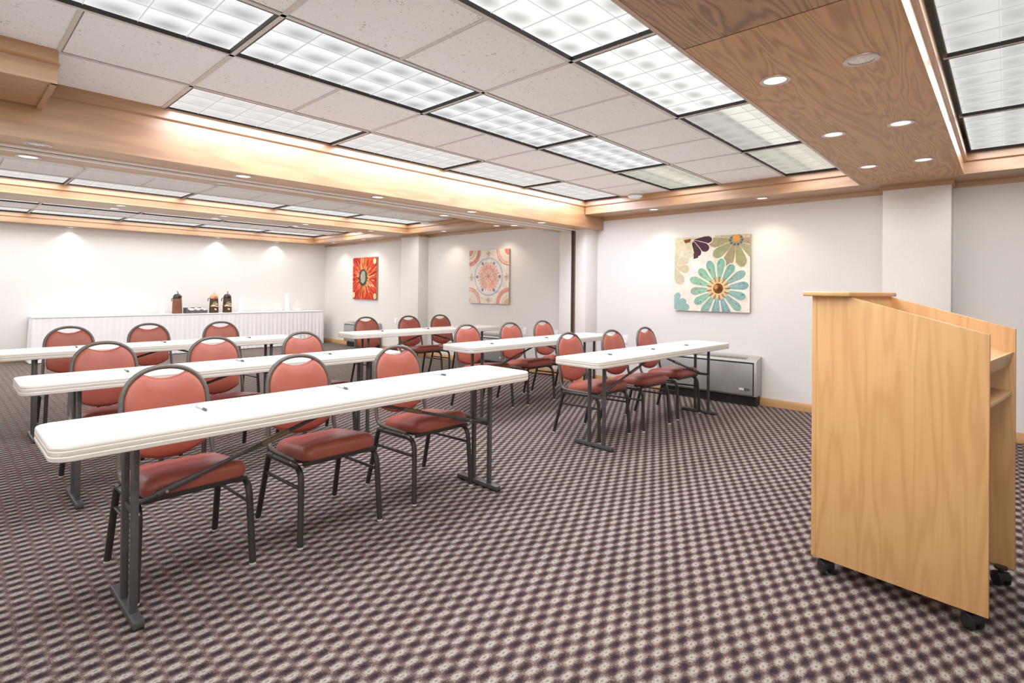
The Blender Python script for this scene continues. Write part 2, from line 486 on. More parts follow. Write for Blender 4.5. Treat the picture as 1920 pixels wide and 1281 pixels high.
# ---- wood soffits, crown strips and the big partition beam
def crown(bm, axis, at, out, lo, hi, zt, zb, th=.022):
    """two-step fascia facing `out` (+1/-1) on plane `at`"""
    a, b = sorted((at, at+out*th)); c, d = sorted((at, at-out*.03)); e, g = sorted((at+out*.004, at+out*th))
    zc = zt-.072
    prof = [(at, zb), (at, zc-.006), (at+out*.012, zc-.002), (at+out*th, zc+.004), (at+out*th, zt), (at-out*.03, zt), (at-out*.03, zb)]
    if axis == 'x': add_prism(bm, prof, lo, hi, 'x')   # runs along x, profile in (y,z)
    else: add_prism(bm, prof, lo, hi, 'y')             # runs along y, profile in (x,z)
# right-hand plywood soffit between the first two bays
M['oak_soffit2'] = wood('oak_plywood_dark', (.50, .29, .15), (.20, .105, .05), 'x', 1.1, .95, .45, 0, 2.6, 110)
bm = bmesh.new(); add_box(bm, 2.1405, 5.93, .2745, 1.0205, ZS-.001, ZS+.012); struct(finish('trim_3', bm, M['oak_soffit']))
bm = bmesh.new(); add_box(bm, XL, 2.1405, .2745, 1.0205, ZS-.001, ZS+.012); struct(finish('trim_20', bm, M['oak_soffit2']))
bm = bmesh.new(); crown(bm, 'x', 1.02, 1, XL, XE, ZT, ZS); add_box(bm, XL, XE, 1.006, 1.026, ZS-.003, ZS+.004)
struct(finish('trim_4', bm, M['oak_x']))
bm = bmesh.new(); crown(bm, 'x', .275, -1, XL, XE, ZT, ZS); struct(finish('trim_5', bm, M['oak_x']))
bm = bmesh.new(); add_box(bm, 2.1385, 2.1425, .276, 1.006, ZS-.0018, ZS+.004); struct(finish('trim_6', bm, M['shadowgap']))
# soffit along the right wall, one run per bay
def wall_soffit(y0, y1, zt, n):
    bm = bmesh.new(); add_box(bm, XE-.0005, U, y0, y1, ZS-.001, ZS+.012); crown(bm, 'y', XE, -1, y0, y1, zt, ZS)
    add_prism(bm, [(U-.022, ZS), (U, ZS), (U, ZS-.045), (U-.010, ZS-.045), (U-.016, ZS-.02)], y0, y1, 'y')
    struct(finish('trim_%d' % n, bm, M['oak_y']))
wall_soffit(-4.2, 4.16, ZT, 7)
wall_soffit(4.84, 8.79, 2.46, 8)
wall_soffit(8.79, VF, 2.45, 9)
# the pillar head trims
bm = bmesh.new()
for y0, y1, x in ((.35, .90, 6.17), (8.06, 8.64, 6.15)): add_box(bm, x-.016, U, y0, y1, ZS-.04, ZS)
struct(finish('trim_10', bm, M['oak_y']))
# the big beam
YB0, YB1 = 4.168, 4.83
bm = bmesh.new()
crown(bm, 'x', YB0, -1, XL, XE, ZT, ZB)
add_box(bm, XE, U, YB0-.0005, YB0+.02, ZB, ZS)
add_box(bm, XL, U, YB1-.02, YB1, ZB, ZT)
struct(finish('trim_11', bm, M['oak_x']))
bm = bmesh.new(); add_box(bm, XL, U-.001, YB0+.001, YB1-.001, ZB-.001, ZB+.012); struct(finish('trim_12', bm, M['oak_beam']))
bm = bmesh.new()
add_box(bm, XL, 6.1, 4.425, 4.452, ZB-.012, ZB); add_box(bm, XL, 6.1, 4.538, 4.575, ZB-.014, ZB)
struct(finish('trim_13', bm, M['track']))
struct(box('trim_14', XL, 6.1, 4.455, 4.535, ZB-.003, ZB+.001, M['oak_beam']))
struct(box('trim_15', XL, 6.1, 4.478, 4.512, ZB-.0045, ZB-.002, M['shadowgap']))
# stepped box where the near bay narrows
bm = bmesh.new()
add_prism(bm, [(RA[4]-.005, 2.305), (RA[4]-.005, 2.40), (RA[4]-.017, 2.405), (RA[4]-.027, 2.412), (RA[4]-.027, ZT), (RA[4]+.02, ZT), (RA[4]+.02, 2.305)], XL, .42, 'x')
add_box(bm, XL, .395, RA[4], YB0-.02, 2.318, 2.33)
add_box(bm, .395, .42, RA[4], YB0, 2.305, ZT)
add_prism(bm, [(.42, ZT), (.42, 2.412), (.43, 2.405), (.42, 2.40), (.415, ZT)], RA[4]-.02, YB0, 'y')
struct(finish('trim_16', bm, M['oak_x']))
# soffit between bays C and D and the one at the far wall
bm = bmesh.new(); add_box(bm, XL, XE, 8.1145, 8.7905, ZS-.001, ZS+.012); struct(finish('trim_17', bm, M['oak_beam']))
bm = bmesh.new(); crown(bm, 'x', 8.115, -1, XL, XE, 2.46, ZS); crown(bm, 'x', 8.79, 1, XL, XE, 2.45, ZS); struct(finish('trim_18', bm, M['oak_x']))
bm = bmesh.new(); crown(bm, 'x', 11.68, -1, XL, XE, 2.45, 2.29); add_box(bm, XL, U, 11.6795, VF, 2.289, 2.30); struct(finish('trim_19', bm, M['oak_x']))

# ------------------------------------------------------------------ fluorescent fixtures
LENS = {
 'hot': lens_mat('lens_hot', 1.30, (1.0, .99, .96), .50),
 'mid': lens_mat('lens_mid', 1.02, (.985, .99, .985), .46),
 'soft': lens_mat('lens_soft', .90, (1.0, .94, .90), .14),
 'dim': lens_mat('lens_dim', .66, (1.0, .93, .80), .2, .25),
 'tube': lens_mat('lens_tube', .62, (1.0, .955, .87), .2, .55),
 'far': lens_mat('lens_far', .95, (.98, .985, .955), .08),
 'cool': lens_mat('lens_cool', .80, (1.0, .985, .95), .25)}
ORD = ['first', 'second', 'third', 'fourth', 'fifth', 'sixth', 'seventh', 'eighth']
def fixture(k, ya, yb, z, kind, label, group, watts=0, warm=(.99, .972, .972), half=False):
    y0, y1 = min(ya, yb), max(ya, yb)
    x0, x1 = GU+DU*k+.012, min(GU+DU*(k+1)-.012, XE-.005)
    if half: x0 = x0+DU/2
    y0 += .012; y1 -= .012
    cx, cy = (x0+x1)/2, (y0+y1)/2; hx, hy = (x1-x0)/2, (y1-y0)/2
    t = thing('ceiling_light', label, 'ceiling light', (cx, cy, z), 0, group)
    bm = bmesh.new()
    w = .006
    for a in ((-hx, hx, -hy, -hy+w), (-hx, hx, hy-w, hy), (-hx, -hx+w, -hy+w, hy-w), (hx-w, hx, -hy+w, hy-w)):
        add_box(bm, *a, -.006, .03)
    finish('frame', bm, M['black'], t, smooth=False)
    bm = bmesh.new()
    vs = [bm.verts.new(p) for p in ((-hx+w, -hy+w, .014), (-hx+w, hy-w, .014), (hx-w, hy-w, .014), (hx-w, -hy+w, .014))]
    bm.faces.new(vs)
    finish('diffuser', bm, LENS[kind], t, smooth=False)
    bm = bmesh.new(); q = .0011
    for i in range(1, 6):
        x = -hx+2*hx*i/6; add_box(bm, x-q, x+q, -hy+w, hy-w, .009, .0135)
    for i in (1, 2):
        y = -hy+2*hy*i/3; add_box(bm, -hx+w, hx-w, y-q*.8, y+q*.8, .010, .0135)
    finish('louver', bm, M['lou'], t, smooth=False)
    bm = bmesh.new(); add_box(bm, -hx, hx, -hy, hy, .06, .066); add_box(bm, -hx, -hx+.004, -hy, hy, .02, .06); add_box(bm, hx-.004, hx, -hy, hy, .02, .06)
    finish('housing', bm, M['white'], t, smooth=False)
    if watts:
        L = bpy.data.lights.new('tube_lamp', 'AREA'); L.shape = 'RECTANGLE'; L.size = 2*hx*.94; L.size_y = 2*hy*.9
        L.energy = watts; L.color = warm
        lo = bpy.data.objects.new('tube_lamp', L); COL.objects.link(lo); lo.parent = t; lo.location = (0, 0, -.010)
    return t
m, nt, out = newmat('louver_blade'); b = NB(nt)
d = b.n('ShaderNodeEmission'); d.inputs[0].default_value = (.80, .79, .75, 1); d.inputs[1].default_value = .75
b.l(d.outputs[0], out.inputs[0]); M['lou'] = m
G = 'fluorescent lights set in the tiled ceiling bays'
W = 12.4
# near bay: row 3 (by the plywood soffit), row 2 (middle), row 1 (by the beam)
names3 = {-1: None, 0: None, 1: 'brightest', 2: 'glaring', 3: 'half lit', 4: 'dim'}
for k in range(-2, 5):
    kind = 'hot' if k <= 2 else ('tube' if k == 3 else 'dim')
    fixture(k, RA[0], RA[1], ZT, kind, '%s fluorescent panel beside the plywood soffit, %s from the canvas wall' % ({3: 'half-lit', 4: 'dim'}.get(k, 'glaring white'), ORD[4-k]), G, W*(1.15 if k <= 2 else .7))
for k in range(-2, 5):
    kind = 'mid' if k <= 3 else 'dim'
    fixture(k, RA[2], RA[3], ZT, kind, '%s fluorescent panel, middle row of near bay, %s from the canvas wall' % ('dim' if k == 4 else 'white celled', ORD[4-k]), G, W*(1.0 if k <= 3 else .7))
for k in range(1, 5):
    fixture(k, RA[4], RA[5], ZT, 'soft', 'pale fluorescent panel along the big wood beam, %s from the canvas wall' % ORD[4-k], G, W*1.5, (.94, .95, 1.08))
# bay at the right edge
for k in range(-2, 5):
    fixture(k, R0[0], R0[1], ZT, 'cool', 'fluorescent panel right of the plywood soffit, %s from the canvas wall' % ORD[4-k], G, W*.8)
# far half
for k in range(-2, 5):
    fixture(k, RC[4], RC[5], 2.46, 'soft' if k < 3 else 'far', 'fluorescent strip panel behind the big beam, %s from the canvas wall' % ORD[4-k], G, W*.85)
    fixture(k, RD[4], RD[5], 2.45, 'far', 'fluorescent panel nearest the buffet wall, %s from the canvas wall' % ORD[4-k], G, W*.68)
    fixture(k, RD[2], RD[3], 2.45, 'far', 'fluorescent panel in second row from buffet wall, %s from the canvas wall' % ORD[4-k], G, W*1.6)

# ------------------------------------------------------------------ recessed downlights
def dl_proto():
    t = thing('downlight', '', 'downlight', (0, 0, 0))
    bm = bmesh.new(); add_lathe(bm, [(.050, .002), (.050, -.004), (.060, -.007), (.068, -.005), (.070, .002)], 32)
    finish('trim_ring', bm, M['ring'], t)
    bm = bmesh.new(); add_lathe(bm, [(0, -.0045), (.030, -.004), (.051, -.001)], 32)
    finish('lens', bm, M['bulb'], t)
    return t
proto = [None]
DLG = 'round recessed downlights in the wood soffits'
def downlight(x, y, z, label, lit=True, watts=6, r=1.0):
    if proto[0] is None:
        t = dl_proto(); proto[0] = t; t['label'] = label; t['group'] = DLG; t.location = (x, y, z)
    else:
        t = dup(proto[0], (x, y, z), 0, label, DLG)
    for c in t.children:
        if c.name.startswith('lens') and not lit:
            c.data = c.data.copy(); c.data.materials.clear(); c.data.materials.append(M['bulb_off'])
    if lit and watts:
        L = bpy.data.lights.new('downlight_lamp', 'SPOT'); L.energy = watts; L.spot_size = math.radians(118); L.spot_blend = .7
        L.color = (1, .82, .66); L.shadow_soft_size = .045
        lo = bpy.data.objects.new('downlight_lamp', L); COL.objects.link(lo); lo.parent = t; lo.location = (0, 0, -.012)
    return t
for i, x in enumerate((5.10, 3.924, 2.742, 1.56)):
    downlight(x, .825, ZS, 'downlight in the plywood soffit, left-hand row, %s from the canvas wall' % ORD[i])
    downlight(x, .472, ZS, '%s in the plywood soffit, right-hand row, %s from the canvas wall' % ('unlit downlight' if i == 2 else 'downlight', ORD[i]), lit=(i != 2))
for i, x in enumerate((5.17, 3.98, 2.79, 1.60, .417)):
    downlight(x, 4.29, ZB, '%s under the big beam, near row, %s from the canvas wall' % ('unlit downlight' if i == 4 else 'downlight', ORD[i]), lit=(i != 4), watts=0)
    downlight(x, 4.755, ZB, '%s under the big beam, far row, %s from the canvas wall' % ('unlit downlight' if i in (2, 3) else 'downlight', ORD[i]), lit=(i not in (2, 3)), watts=0)
for i, x in enumerate((5.25, 4.05, 2.83, 1.61)):
    downlight(x, 8.27, ZS, 'downlight in the narrow far soffit, near row, %s from the canvas wall' % ORD[i], watts=0)
    downlight(x, 8.64, ZS, 'downlight in the narrow far soffit, far row, %s from the canvas wall' % ORD[i], watts=0)
for y, w in ((.69, 'above the pillar beside the lectern'), (1.955, 'above the right part of the teal flower canvas'), (3.24, 'left of the teal flower canvas'), (5.98, 'right of the mandala canvas'), (7.28, 'left of the mandala canvas'), (9.87, 'right of the red flower canvas'), (11.1, 'left of the red flower canvas')):
    if y == .69: continue
    downlight(6.09, y, ZS, 'downlight in the wall soffit %s' % w, watts=11)
for x, w in ((1.606, 'at the left end of the buffet'), (3.975, 'over the airpots'), (5.173, 'at the right end of the buffet')):
    downlight(x, 11.93, 2.289, 'wall-washing downlight above the far wall %s' % w, watts=7)

# ------------------------------------------------------------------ smoke detectors
def detector(x, y, z, label):
    t = thing('smoke_detector', label, 'smoke detector', (x, y, z), 0, 'white detectors under the ceiling tiles')
    bm = bmesh.new(); add_lathe(bm, [(0, 0), (.10, 0), (.10, -.02), (.092, -.03)], 28); add_lathe(bm, [(.092, -.03), (.085, -.055), (.06, -.075), (0, -.08)], 28)
    finish('housing', bm, M['white'], t)
    bm = bmesh.new(); add_lathe(bm, [(.094, -.028), (.095, -.034), (.087, -.052), (.085, -.05)], 28)
    finish('vent_ring', bm, M['acside'], t)
detector(5.74, 3.30, ZT, 'white domed detector on the ceiling tile beside the wall soffit, near bay')
detector(5.70, 7.30, 2.46, 'white domed detector on the ceiling tile behind the big beam')

# ------------------------------------------------------------------ chairs
def make_chair(label, group):
    t = thing('banquet_chair', label, 'chair', (0, 0, 0), 0, group)
    yb = lambda z: .198+(z-.45)*.20
    # backrest frame: one bent tube from under the seat, round the arch and back
    rx, rz, zc, e = .184, .178, .70, 2.25
    arch = []
    for k in range(0, 25):
        a = PI*k/24; c, s_ = math.cos(a), math.sin(a)
        q = (abs(c)**e+abs(s_)**e)**(-1/e)
        arch.append((rx*c*q, zc+rz*s_*q))
    left = [(.198, -.13, .398), (.198, .10, .396), (.198, .175, .402), (.197, .205, .455), (.194, yb(.52), .52)]
    P = fillet(left, [0, .05, .05, .05, 0], 4) + [Vector((x, yb(z), z)) for x, z in arch]
    right = [Vector((-p.x, p.y, p.z)) for p in fillet(left, [0, .05, .05, .05, 0], 4)][::-1]
    bm = bmesh.new(); add_tube(bm, P+right, .0122, 8); finish('back_frame', bm, M['chairmetal'], t, ang=60)
    # backrest pad with the hand-hole scooped out of its top
    o = []
    for k in range(13):
        x = -.168+.336*k/12; o.append((x, .447+.055*(abs(x)/.168)**2.2))
    o += [(.1735, .56), (.174, .63)]
    for k in range(0, 10):
        a = math.radians(59)*k/9; c, s_ = math.cos(a), math.sin(a); q = (abs(c)**e+abs(s_)**e)**(-1/e)
        o.append((.1745*c*q, zc+.168*s_*q))
    xt, ztp = o[-1]
    for k in range(1, 8):
        x = xt-2*xt*k/8; o.append((x, ztp-.026*(1-(x/xt)**2)))
    o += [(-a, b_) for a, b_ in reversed(o[13:25])]
    bm = bmesh.new()
    add_shell(bm, o, (0, .64), [(.3, .030), (.94, .028), (1.0, .018), (1.0, -.002), (.975, -.012), (.90, -.019), (.62, -.026), (.3, -.028)], lambda a, b_, d: (a, yb(b_)+d-.002, b_))
    finish('backrest', bm, M['vinyl'], t, ang=50)
    # seat cushion
    o = []
    base_ = rrect(.206, .200, .055, 6, 0, -.052)
    for x, y in base_: o.append((x*(1-.07*max(0, (y+.25)/.44)), y))
    bm = bmesh.new()
    def seatpt(a, b_, d):
        crown_ = 1-(a/.21)**2
        return (a, b_, .418+d*1.10-.105*(b_+.25)+(.006*crown_ if d > .05 else 0))
    add_shell(bm, o, (0, -.052), [(.5, 0), (.965, 0), (.995, .007), (1.0, .028), (.992, .040), (.94, .056), (.86, .066), (.6, .071), (.3, .072)], seatpt)
    finish('seat', bm, M['vinyl'], t, ang=50)
    # seat pan rails
    bm = bmesh.new()
    add_prism(bm, rrect(.192, .188, .04, 4, 0, -.052), .404, .419, 'z')
    for v in bm.verts: v.co.z -= .105*(v.co.y+.25)
    add_box(bm, -.205, .205, -.236, -.214, .392, .412, .004)
    add_box(bm, -.205, .205, .11, .132, .385, .403, .004)
    finish('seat_frame', bm, M['legshaded'], t)
    for s_ in (1, -1):
        bm = bmesh.new()
        p = fillet([(.226*s_, -.247, .012), (.213*s_, -.224, .385), (.212*s_, .155, .375)], [0, .075, 0], 7)
        add_tube(bm, p, .0138, 8, sq=True); lg = finish('leg', bm, M['legshaded'], t, ang=45)
        bm = bmesh.new(); add_lathe(bm, [(0, 0), (.012, 0), (.015, .005), (.013, .016), (.0128, .02)], 12, .226*s_, -.247); finish('glide', bm, M['glide'], lg)
        bm = bmesh.new()
        p = fillet([(.212*s_, .09, .381), (.213*s_, .150, .378), (.228*s_, .248, .012)], [0, .03, 0], 4)
        add_tube(bm, p, .0138, 8, sq=True); lg = finish('leg', bm, M['legshaded'], t, ang=45)
        bm = bmesh.new(); add_lathe(bm, [(0, 0), (.012, 0), (.015, .005), (.013, .016), (.0128, .02)], 12, .228*s_, .248); finish('glide', bm, M['glide'], lg)
        bm = bmesh.new(); add_tube(bm, [(.2175*s_, -.232, .285), (.2165*s_, .176, .275)], .008, 8, sq=True); finish('stretcher', bm, M['legshaded'], t, ang=45)
    bm = bmesh.new()
    for s_ in (1, -1):
        add_lathe(bm, [(0, 0), (.007, 0), (.006, .004), (0, .005)], 10, .218*s_, -.12, .392)
    finish('bolt', bm, M['chrome'], t)
    return t
rows = [
 ('front left table', [(.787, 2.795, 0), (1.455, 2.775, 0), (2.163, 2.805, 0)]),
 ('middle left table', [(.82, 4.37, .0), (1.50, 4.30, 0), (2.236, 4.33, 0)]),
 ('back left table', [(.888, 6.31, 0), (1.55, 6.38, 0), (2.22, 6.28, 0)]),
 ('front right table', [(4.02, 2.73, -.04), (4.62, 2.645, -.06), (5.27, 2.63, -.05)]),
 ('middle right table', [(4.06, 4.18, -.03), (4.72, 4.13, -.03), (5.34, 4.13, -.03)]),
 ('back right table', [(4.05, 6.22, -.03), (4.70, 6.13, -.03), (5.29, 6.13, -.03)])]
first = None
POS = ['left-hand', 'middle', 'right-hand']
for rn, lst in rows:
    for i, (x, y, rz) in enumerate(lst):
        lab = 'coral vinyl banquet chair, %s of three behind the %s' % (POS[i], rn)
        g = 'banquet chairs lined up behind the folding tables'
        if first is None:
            first = make_chair(lab, g); first.location = (x, y, 0); first.rotation_euler = (0, 0, rz)
        else: dup(first, (x, y, 0), rz, lab, g)

# ------------------------------------------------------------------ folding tables
def make_table(label, group):
    t = thing('folding_table', label, 'table', (0, 0, 0), 0, group)
    hx, hy = 1.22, .2285
    out_ = rrect(hx, hy, .06, 7)
    bm = bmesh.new()
    def pl(off, z): return [(x*(1-off/hx), y*(1-off/hy), z) for x, y in out_]
    prof = [(.030, .680), (.006, .680), (.002, .683), (0, .697), (.0025, .700), (.001, .703), (.0005, .716), (.0022, .719), (.001, .722), (.001, .729), (.004, .7355), (.012, .737)]
    R = [[bm.verts.new(p) for p in pl(o_, z)] for o_, z in prof]
    n = len(out_)
    for A, B in zip(R, R[1:]):
        for k in range(n): bm.faces.new((A[k], A[(k+1) % n], B[(k+1) % n], B[k]))
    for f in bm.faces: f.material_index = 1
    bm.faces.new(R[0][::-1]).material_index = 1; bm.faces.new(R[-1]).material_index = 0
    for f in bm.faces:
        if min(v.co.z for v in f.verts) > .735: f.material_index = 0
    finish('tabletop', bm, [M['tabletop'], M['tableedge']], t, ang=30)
    for s_ in (1, -1):
        X = .955*s_
        for y in (.045, -.100):
            bm = bmesh.new(); add_box(bm, X-.0125, X+.0125, y-.0125, y+.0125, .03, .682, .004)
            lg = finish('leg', bm, M['legmetal'], t)
            bm = bmesh.new(); add_tube(bm, [(X-.016*s_, y, .40), (X-.0125*s_, y, .40)], .007, 8); finish('bolt', bm, M['chrome'], lg)
        bm = bmesh.new(); add_box(bm, X-.019, X+.019, -.186, .186, .008, .034, .003); ft = finish('foot', bm, M['legmetal'], t)
        bm = bmesh.new()
        for y in (-.165, .165): add_box(bm, X-.017, X+.017, y-.02, y+.02, 0, .009)
        finish('foot_pad', bm, M['blackplastic'], ft)
        bm = bmesh.new(); add_box(bm, X-.006, X+.006, -.1, .045, .40, .425, .002); add_box(bm, X-.02, X+.02, -.14, .09, .668, .681, .002)
        finish('cross_bar', bm, M['legmetal'], t)
        a, b_ = Vector((X, -.03, .412)), Vector((.06*s_, -.03, .674))
        bm = bmesh.new(); add_tube(bm, [a, b_], .0085, 8, sq=True); br = finish('brace', bm, M['legmetal'], t, ang=45)
        q = lambda f: a+(b_-a)*f
        bm = bmesh.new(); add_tube(bm, [q(.10), q(.27)], .0135, 8, sq=True); finish('joint_channel', bm, M['legmetal'], br, ang=45)
        bm = bmesh.new(); add_tube(bm, [q(.56), q(.70)], .0125, 8, sq=True); finish('lock_sleeve', bm, M['sleeve'], br, ang=45)
        bm = bmesh.new(); add_tube(bm, [q(.135)+Vector((0, -.022, .0)), q(.135)+Vector((0, .022, 0))], .006, 8); finish('bolt', bm, M['chrome'], br)
    return t
TABLES = [('front left', 1.486, 2.543, 0), ('middle left', 1.538, 4.055, -.008), ('back left', 1.53, 5.93, 0),
          ('front right', 4.60, 2.435, -.045), ('middle right', 4.57, 3.83, -.03), ('back right', 4.54, 5.78, -.045)]
ft = None
for n_, x, y, rz in TABLES:
    desc = {'front left': 'nearest the camera', 'middle left': 'second row', 'back left': 'nearest the buffet, left edge',
            'front right': 'in front of the teal flower canvas', 'middle right': 'by the pillar with the dark strip', 'back right': 'below the mandala canvas'}[n_]
    lab = 'long white plastic folding table, %s one, %s' % (n_, desc)
    if ft is None:
        ft = make_table(lab, 'white folding tables in two columns'); ft.location = (x, y, 0); ft.rotation_euler = (0, 0, rz)
    else:
        d_ = dup(ft, (x, y, 0), rz, lab, 'white folding tables in two columns')
        if 'right' in n_: d_.scale = (.968, 1, 1)

# pens laid out on the tables
def make_pen(label):
    t = thing('pen', label, 'pen', (0, 0, 0), 0, 'pens laid out on the folding tables')
    bm = bmesh.new(); add_tube(bm, [(-.062, 0, .0052), (-.055, 0, .0052), (.032, 0, .0052)], [.002, .0046, .0048], 10); finish('barrel', bm, M['penclear'], t)
    bm = bmesh.new(); add_tube(bm, [(.032, 0, .0053), (.066, 0, .0053), (.070, 0, .0053)], [.0054, .0054, .003], 10); add_box(bm, .030, .066, -.0015, .0015, .0100, .0128)
    finish('cap', bm, M['pencap'], t)
    return t
pens = [('front left', [(.808, 2.614), (1.502, 2.638), (2.166, 2.633)]), ('middle left', [(.838, 4.10), (1.525, 4.12), (2.194, 4.086)]),
        ('back left', [(.856, 5.99), (1.515, 5.99), (2.30, 5.97)]), ('front right', [(3.869, 2.50), (4.536, 2.455), (5.12, 2.40)]),
        ('middle right', [(3.769, 3.80), (4.697, 3.86), (5.25, 3.85)]), ('back right', [(3.86, 5.84), (4.55, 5.80), (5.08, 5.77)])]
fp = None
for n_, l in pens:
    for i, (x, y) in enumerate(l):
        lab = 'slim pale pen with dark clip end, %s of three on the %s table' % (POS[i], n_)
        a = -1.50+random.uniform(-.14, .14)
        if fp is None: fp = make_pen(lab); fp.location = (x, y, .737); fp.rotation_euler = (0, 0, a)
        else: dup(fp, (x, y, .737), a, lab)

# ------------------------------------------------------------------ lectern
t = thing('lectern', 'tall blond maple lectern on black casters with sloped sides and open back', 'lectern', (2.75, .659, 0), -.135)
side = [(-.019, .075), (-.019, 1.262), (-.146, 1.262), (-.617, 1.127), (-.617, .075)]
for x in (0, .556):
    bm = bmesh.new(); add_prism(bm, side, x, x+.019, 'x', .0015); finish('side_panel', bm, M['maple'], t)
bm = bmesh.new(); add_box(bm, 0, .575, -.019, 0, .075, 1.262, .0015); finish('front_panel', bm, M['maple'], t)
bm = bmesh.new(); add_box(bm, -.035, .61, -.165, .03, 1.262, 1.284, .006, 3); finish('top_shelf', bm, M['maple_top'], t)
bm = bmesh.new(); add_prism(bm, [(-.165, 1.205), (-.150, 1.262), (-.130, 1.262), (-.145, 1.20)], .019, .556, 'x'); finish('back_rail', bm, M['maple'], t)
bm = bmesh.new(); add_prism(bm, [(-.608, 1.020), (-.16, 1.155), (-.155, 1.138), (-.59, 1.004)], .019, .556, 'x'); rs = finish('reading_shelf', bm, M['maple_top'], t)
bm = bmesh.new(); add_prism(bm, [(-.612, 1.026), (-.598, 1.026), (-.585, .968), (-.599, .968)], .019, .556, 'x', .001); finish('shelf_lip', bm, M['maple_top'], rs)
bm = bmesh.new(); add_box(bm, .019, .556, -.608, -.02, .838, .858, .004); finish('shelf', bm, M['maple_top'], t)
def caster(x, y, ang):
    c, s_ = math.cos(ang), math.sin(ang)
    bm = bmesh.new()
    add_lathe(bm, [(0, .082), (.024, .082), (.024, .074), (.009, .070), (.009, .056), (0, .056)], 16, x, y)
    b2 = bmesh.new(); add_prism(b2, [(-.028+.0, .030), (-.026, .050), (-.012, .062), (.012, .062), (.024, .050), (.014, .046), (-.016, .046)], -.0265, .0265, 'y', .003)
    for v in b2.verts: v.co = Vector((x+v.co.x*c-v.co.y*s_, y+v.co.x*s_+v.co.y*c, v.co.z))
    merge(bm, b2)
    cs = finish('caster', bm, M['blackplastic'], t)
    for o_ in (-.018, .018):
        b2 = bmesh.new(); add_lathe(b2, [(0, -.008), (.012, -.008), (.021, -.0075), (.0285, -.004), (.0285, .004), (.021, .0075), (.012, .008), (0, .008)], 20)
        for v in b2.verts:
            p = Vector((v.co.x, v.co.z+o_, v.co.y))
            v.co = Vector((x+p.x*c-p.y*s_, y+p.x*s_+p.y*c, .0285+p.z))
        bm = bmesh.new(); merge(bm, b2); finish('wheel', bm, M['blackplastic'], cs)
caster(.034, -.050, .95); caster(.036, -.565, 1.0); caster(.535, -.575, .9); caster(.515, -.05, .3)

# ------------------------------------------------------------------ canvases
def canvas(name_label, y0, y1, draw):
    """flat print stretched on a box; local a runs left->right as seen, b upward, 0..1"""
    D = .036; z0, z1 = 1.042, 1.95
    t = thing('canvas_print', name_label, 'wall art', (U, (y0+y1)/2, (z0+z1)/2), 0, 'stretched canvases on the right wall')
    w, h = y1-y0, z1-z0
    bm = bmesh.new(); add_box(bm, -D, -.001, -w/2, w/2, -h/2, h/2, .003)
    finish('stretcher', bm, M['canvas_edge'], t)
    bm = bmesh.new(); lay = bm.faces.layers.int.new('ci'); cols = []
    st = [0]; hold = [0]
    def poly(pts, col, up=True):
        # clip to the canvas
        def clip(P, ax, lim, sgn):
            o_ = []
            for i in range(len(P)):
                A, B = P[i-1], P[i]; da, db = sgn*(A[ax]-lim), sgn*(B[ax]-lim)
                if (da <= 0) != (db <= 0):
                    f = da/(da-db); o_.append((A[0]+(B[0]-A[0])*f, A[1]+(B[1]-A[1])*f))
                if db <= 0: o_.append(B)
            return o_
        P = pts
        for ax, lim, sg in ((0, 1, 1), (0, 0, -1), (1, 1, 1), (1, 0, -1)):
            P = clip(P, ax, lim, sg)
            if len(P) < 3: return
        if hold[0] != 2: st[0] += 1
        if hold[0] == 1: hold[0] = 2
        x = -D-.0006-.00003*st[0]
        vs = [bm.verts.new((x, w/2-a*w, -h/2+b_*h)) for a, b_ in P]
        try: f = bm.faces.new(vs)
        except ValueError: return
        cols.append(col); f[lay] = len(cols)-1
    poly.hold = lambda v: hold.__setitem__(0, 1 if v else 0)
    draw(poly)
    bm.faces.ensure_lookup_table()
    idx = [f[lay] for f in bm.faces]
    bmesh.ops.recalc_face_normals(bm, faces=bm.faces)
    me = bpy.data.meshes.new('print'); bm.to_mesh(me); bm.free()
    at = me.color_attributes.new('paint', 'FLOAT_COLOR', 'CORNER')
    for p, ci in zip(me.polygons, idx):
        for li in p.loop_indices: at.data[li].color = (*srgb(*cols[ci]), 1)
    me.materials.append(M['paint'])
    o = bpy.data.objects.new('print', me); COL.objects.link(o); o.parent = t
M['canvas_edge'] = simple('canvas_edge', (.50, .43, .33), .8, 0, .2, .25, 15)
def ell(cx, cy, rx, ry, rot=0, n=28):
    c, s_ = math.cos(rot), math.sin(rot)
    return [(cx+rx*math.cos(2*PI*k/n)*c-ry*math.sin(2*PI*k/n)*s_, cy+rx*math.cos(2*PI*k/n)*s_+ry*math.sin(2*PI*k/n)*c) for k in range(n)]
def petal(cx, cy, ang, r0, r1, wd, n=14, blunt=.62):
    """rounded petal from radius r0 to r1 along ang"""
    out_ = []
    n = n+4
    for k in range(n+1):
        f = math.sin(PI/2*k/n)
        ww = wd*(.34+.66*min(1, f/.70)**.9)*(1 if f < .70 else math.sqrt(max(0, 1-((f-.70)/.30)**2)))
        out_.append((r0+(r1-r0)*f, ww))
    out_[0] = (r0, out_[0][1]*.6)
    pts = out_+[(r, -w_) for r, w_ in reversed(out_[:-1])]
    c, s_ = math.cos(ang), math.sin(ang)
    return [(cx+r*c-w_*s_, cy+r*s_+w_*c) for r, w_ in pts]
rnd = random.Random(3)
def jit(c, a=10): return tuple(max(0, min(255, q+rnd.uniform(-a, a))) for q in c)
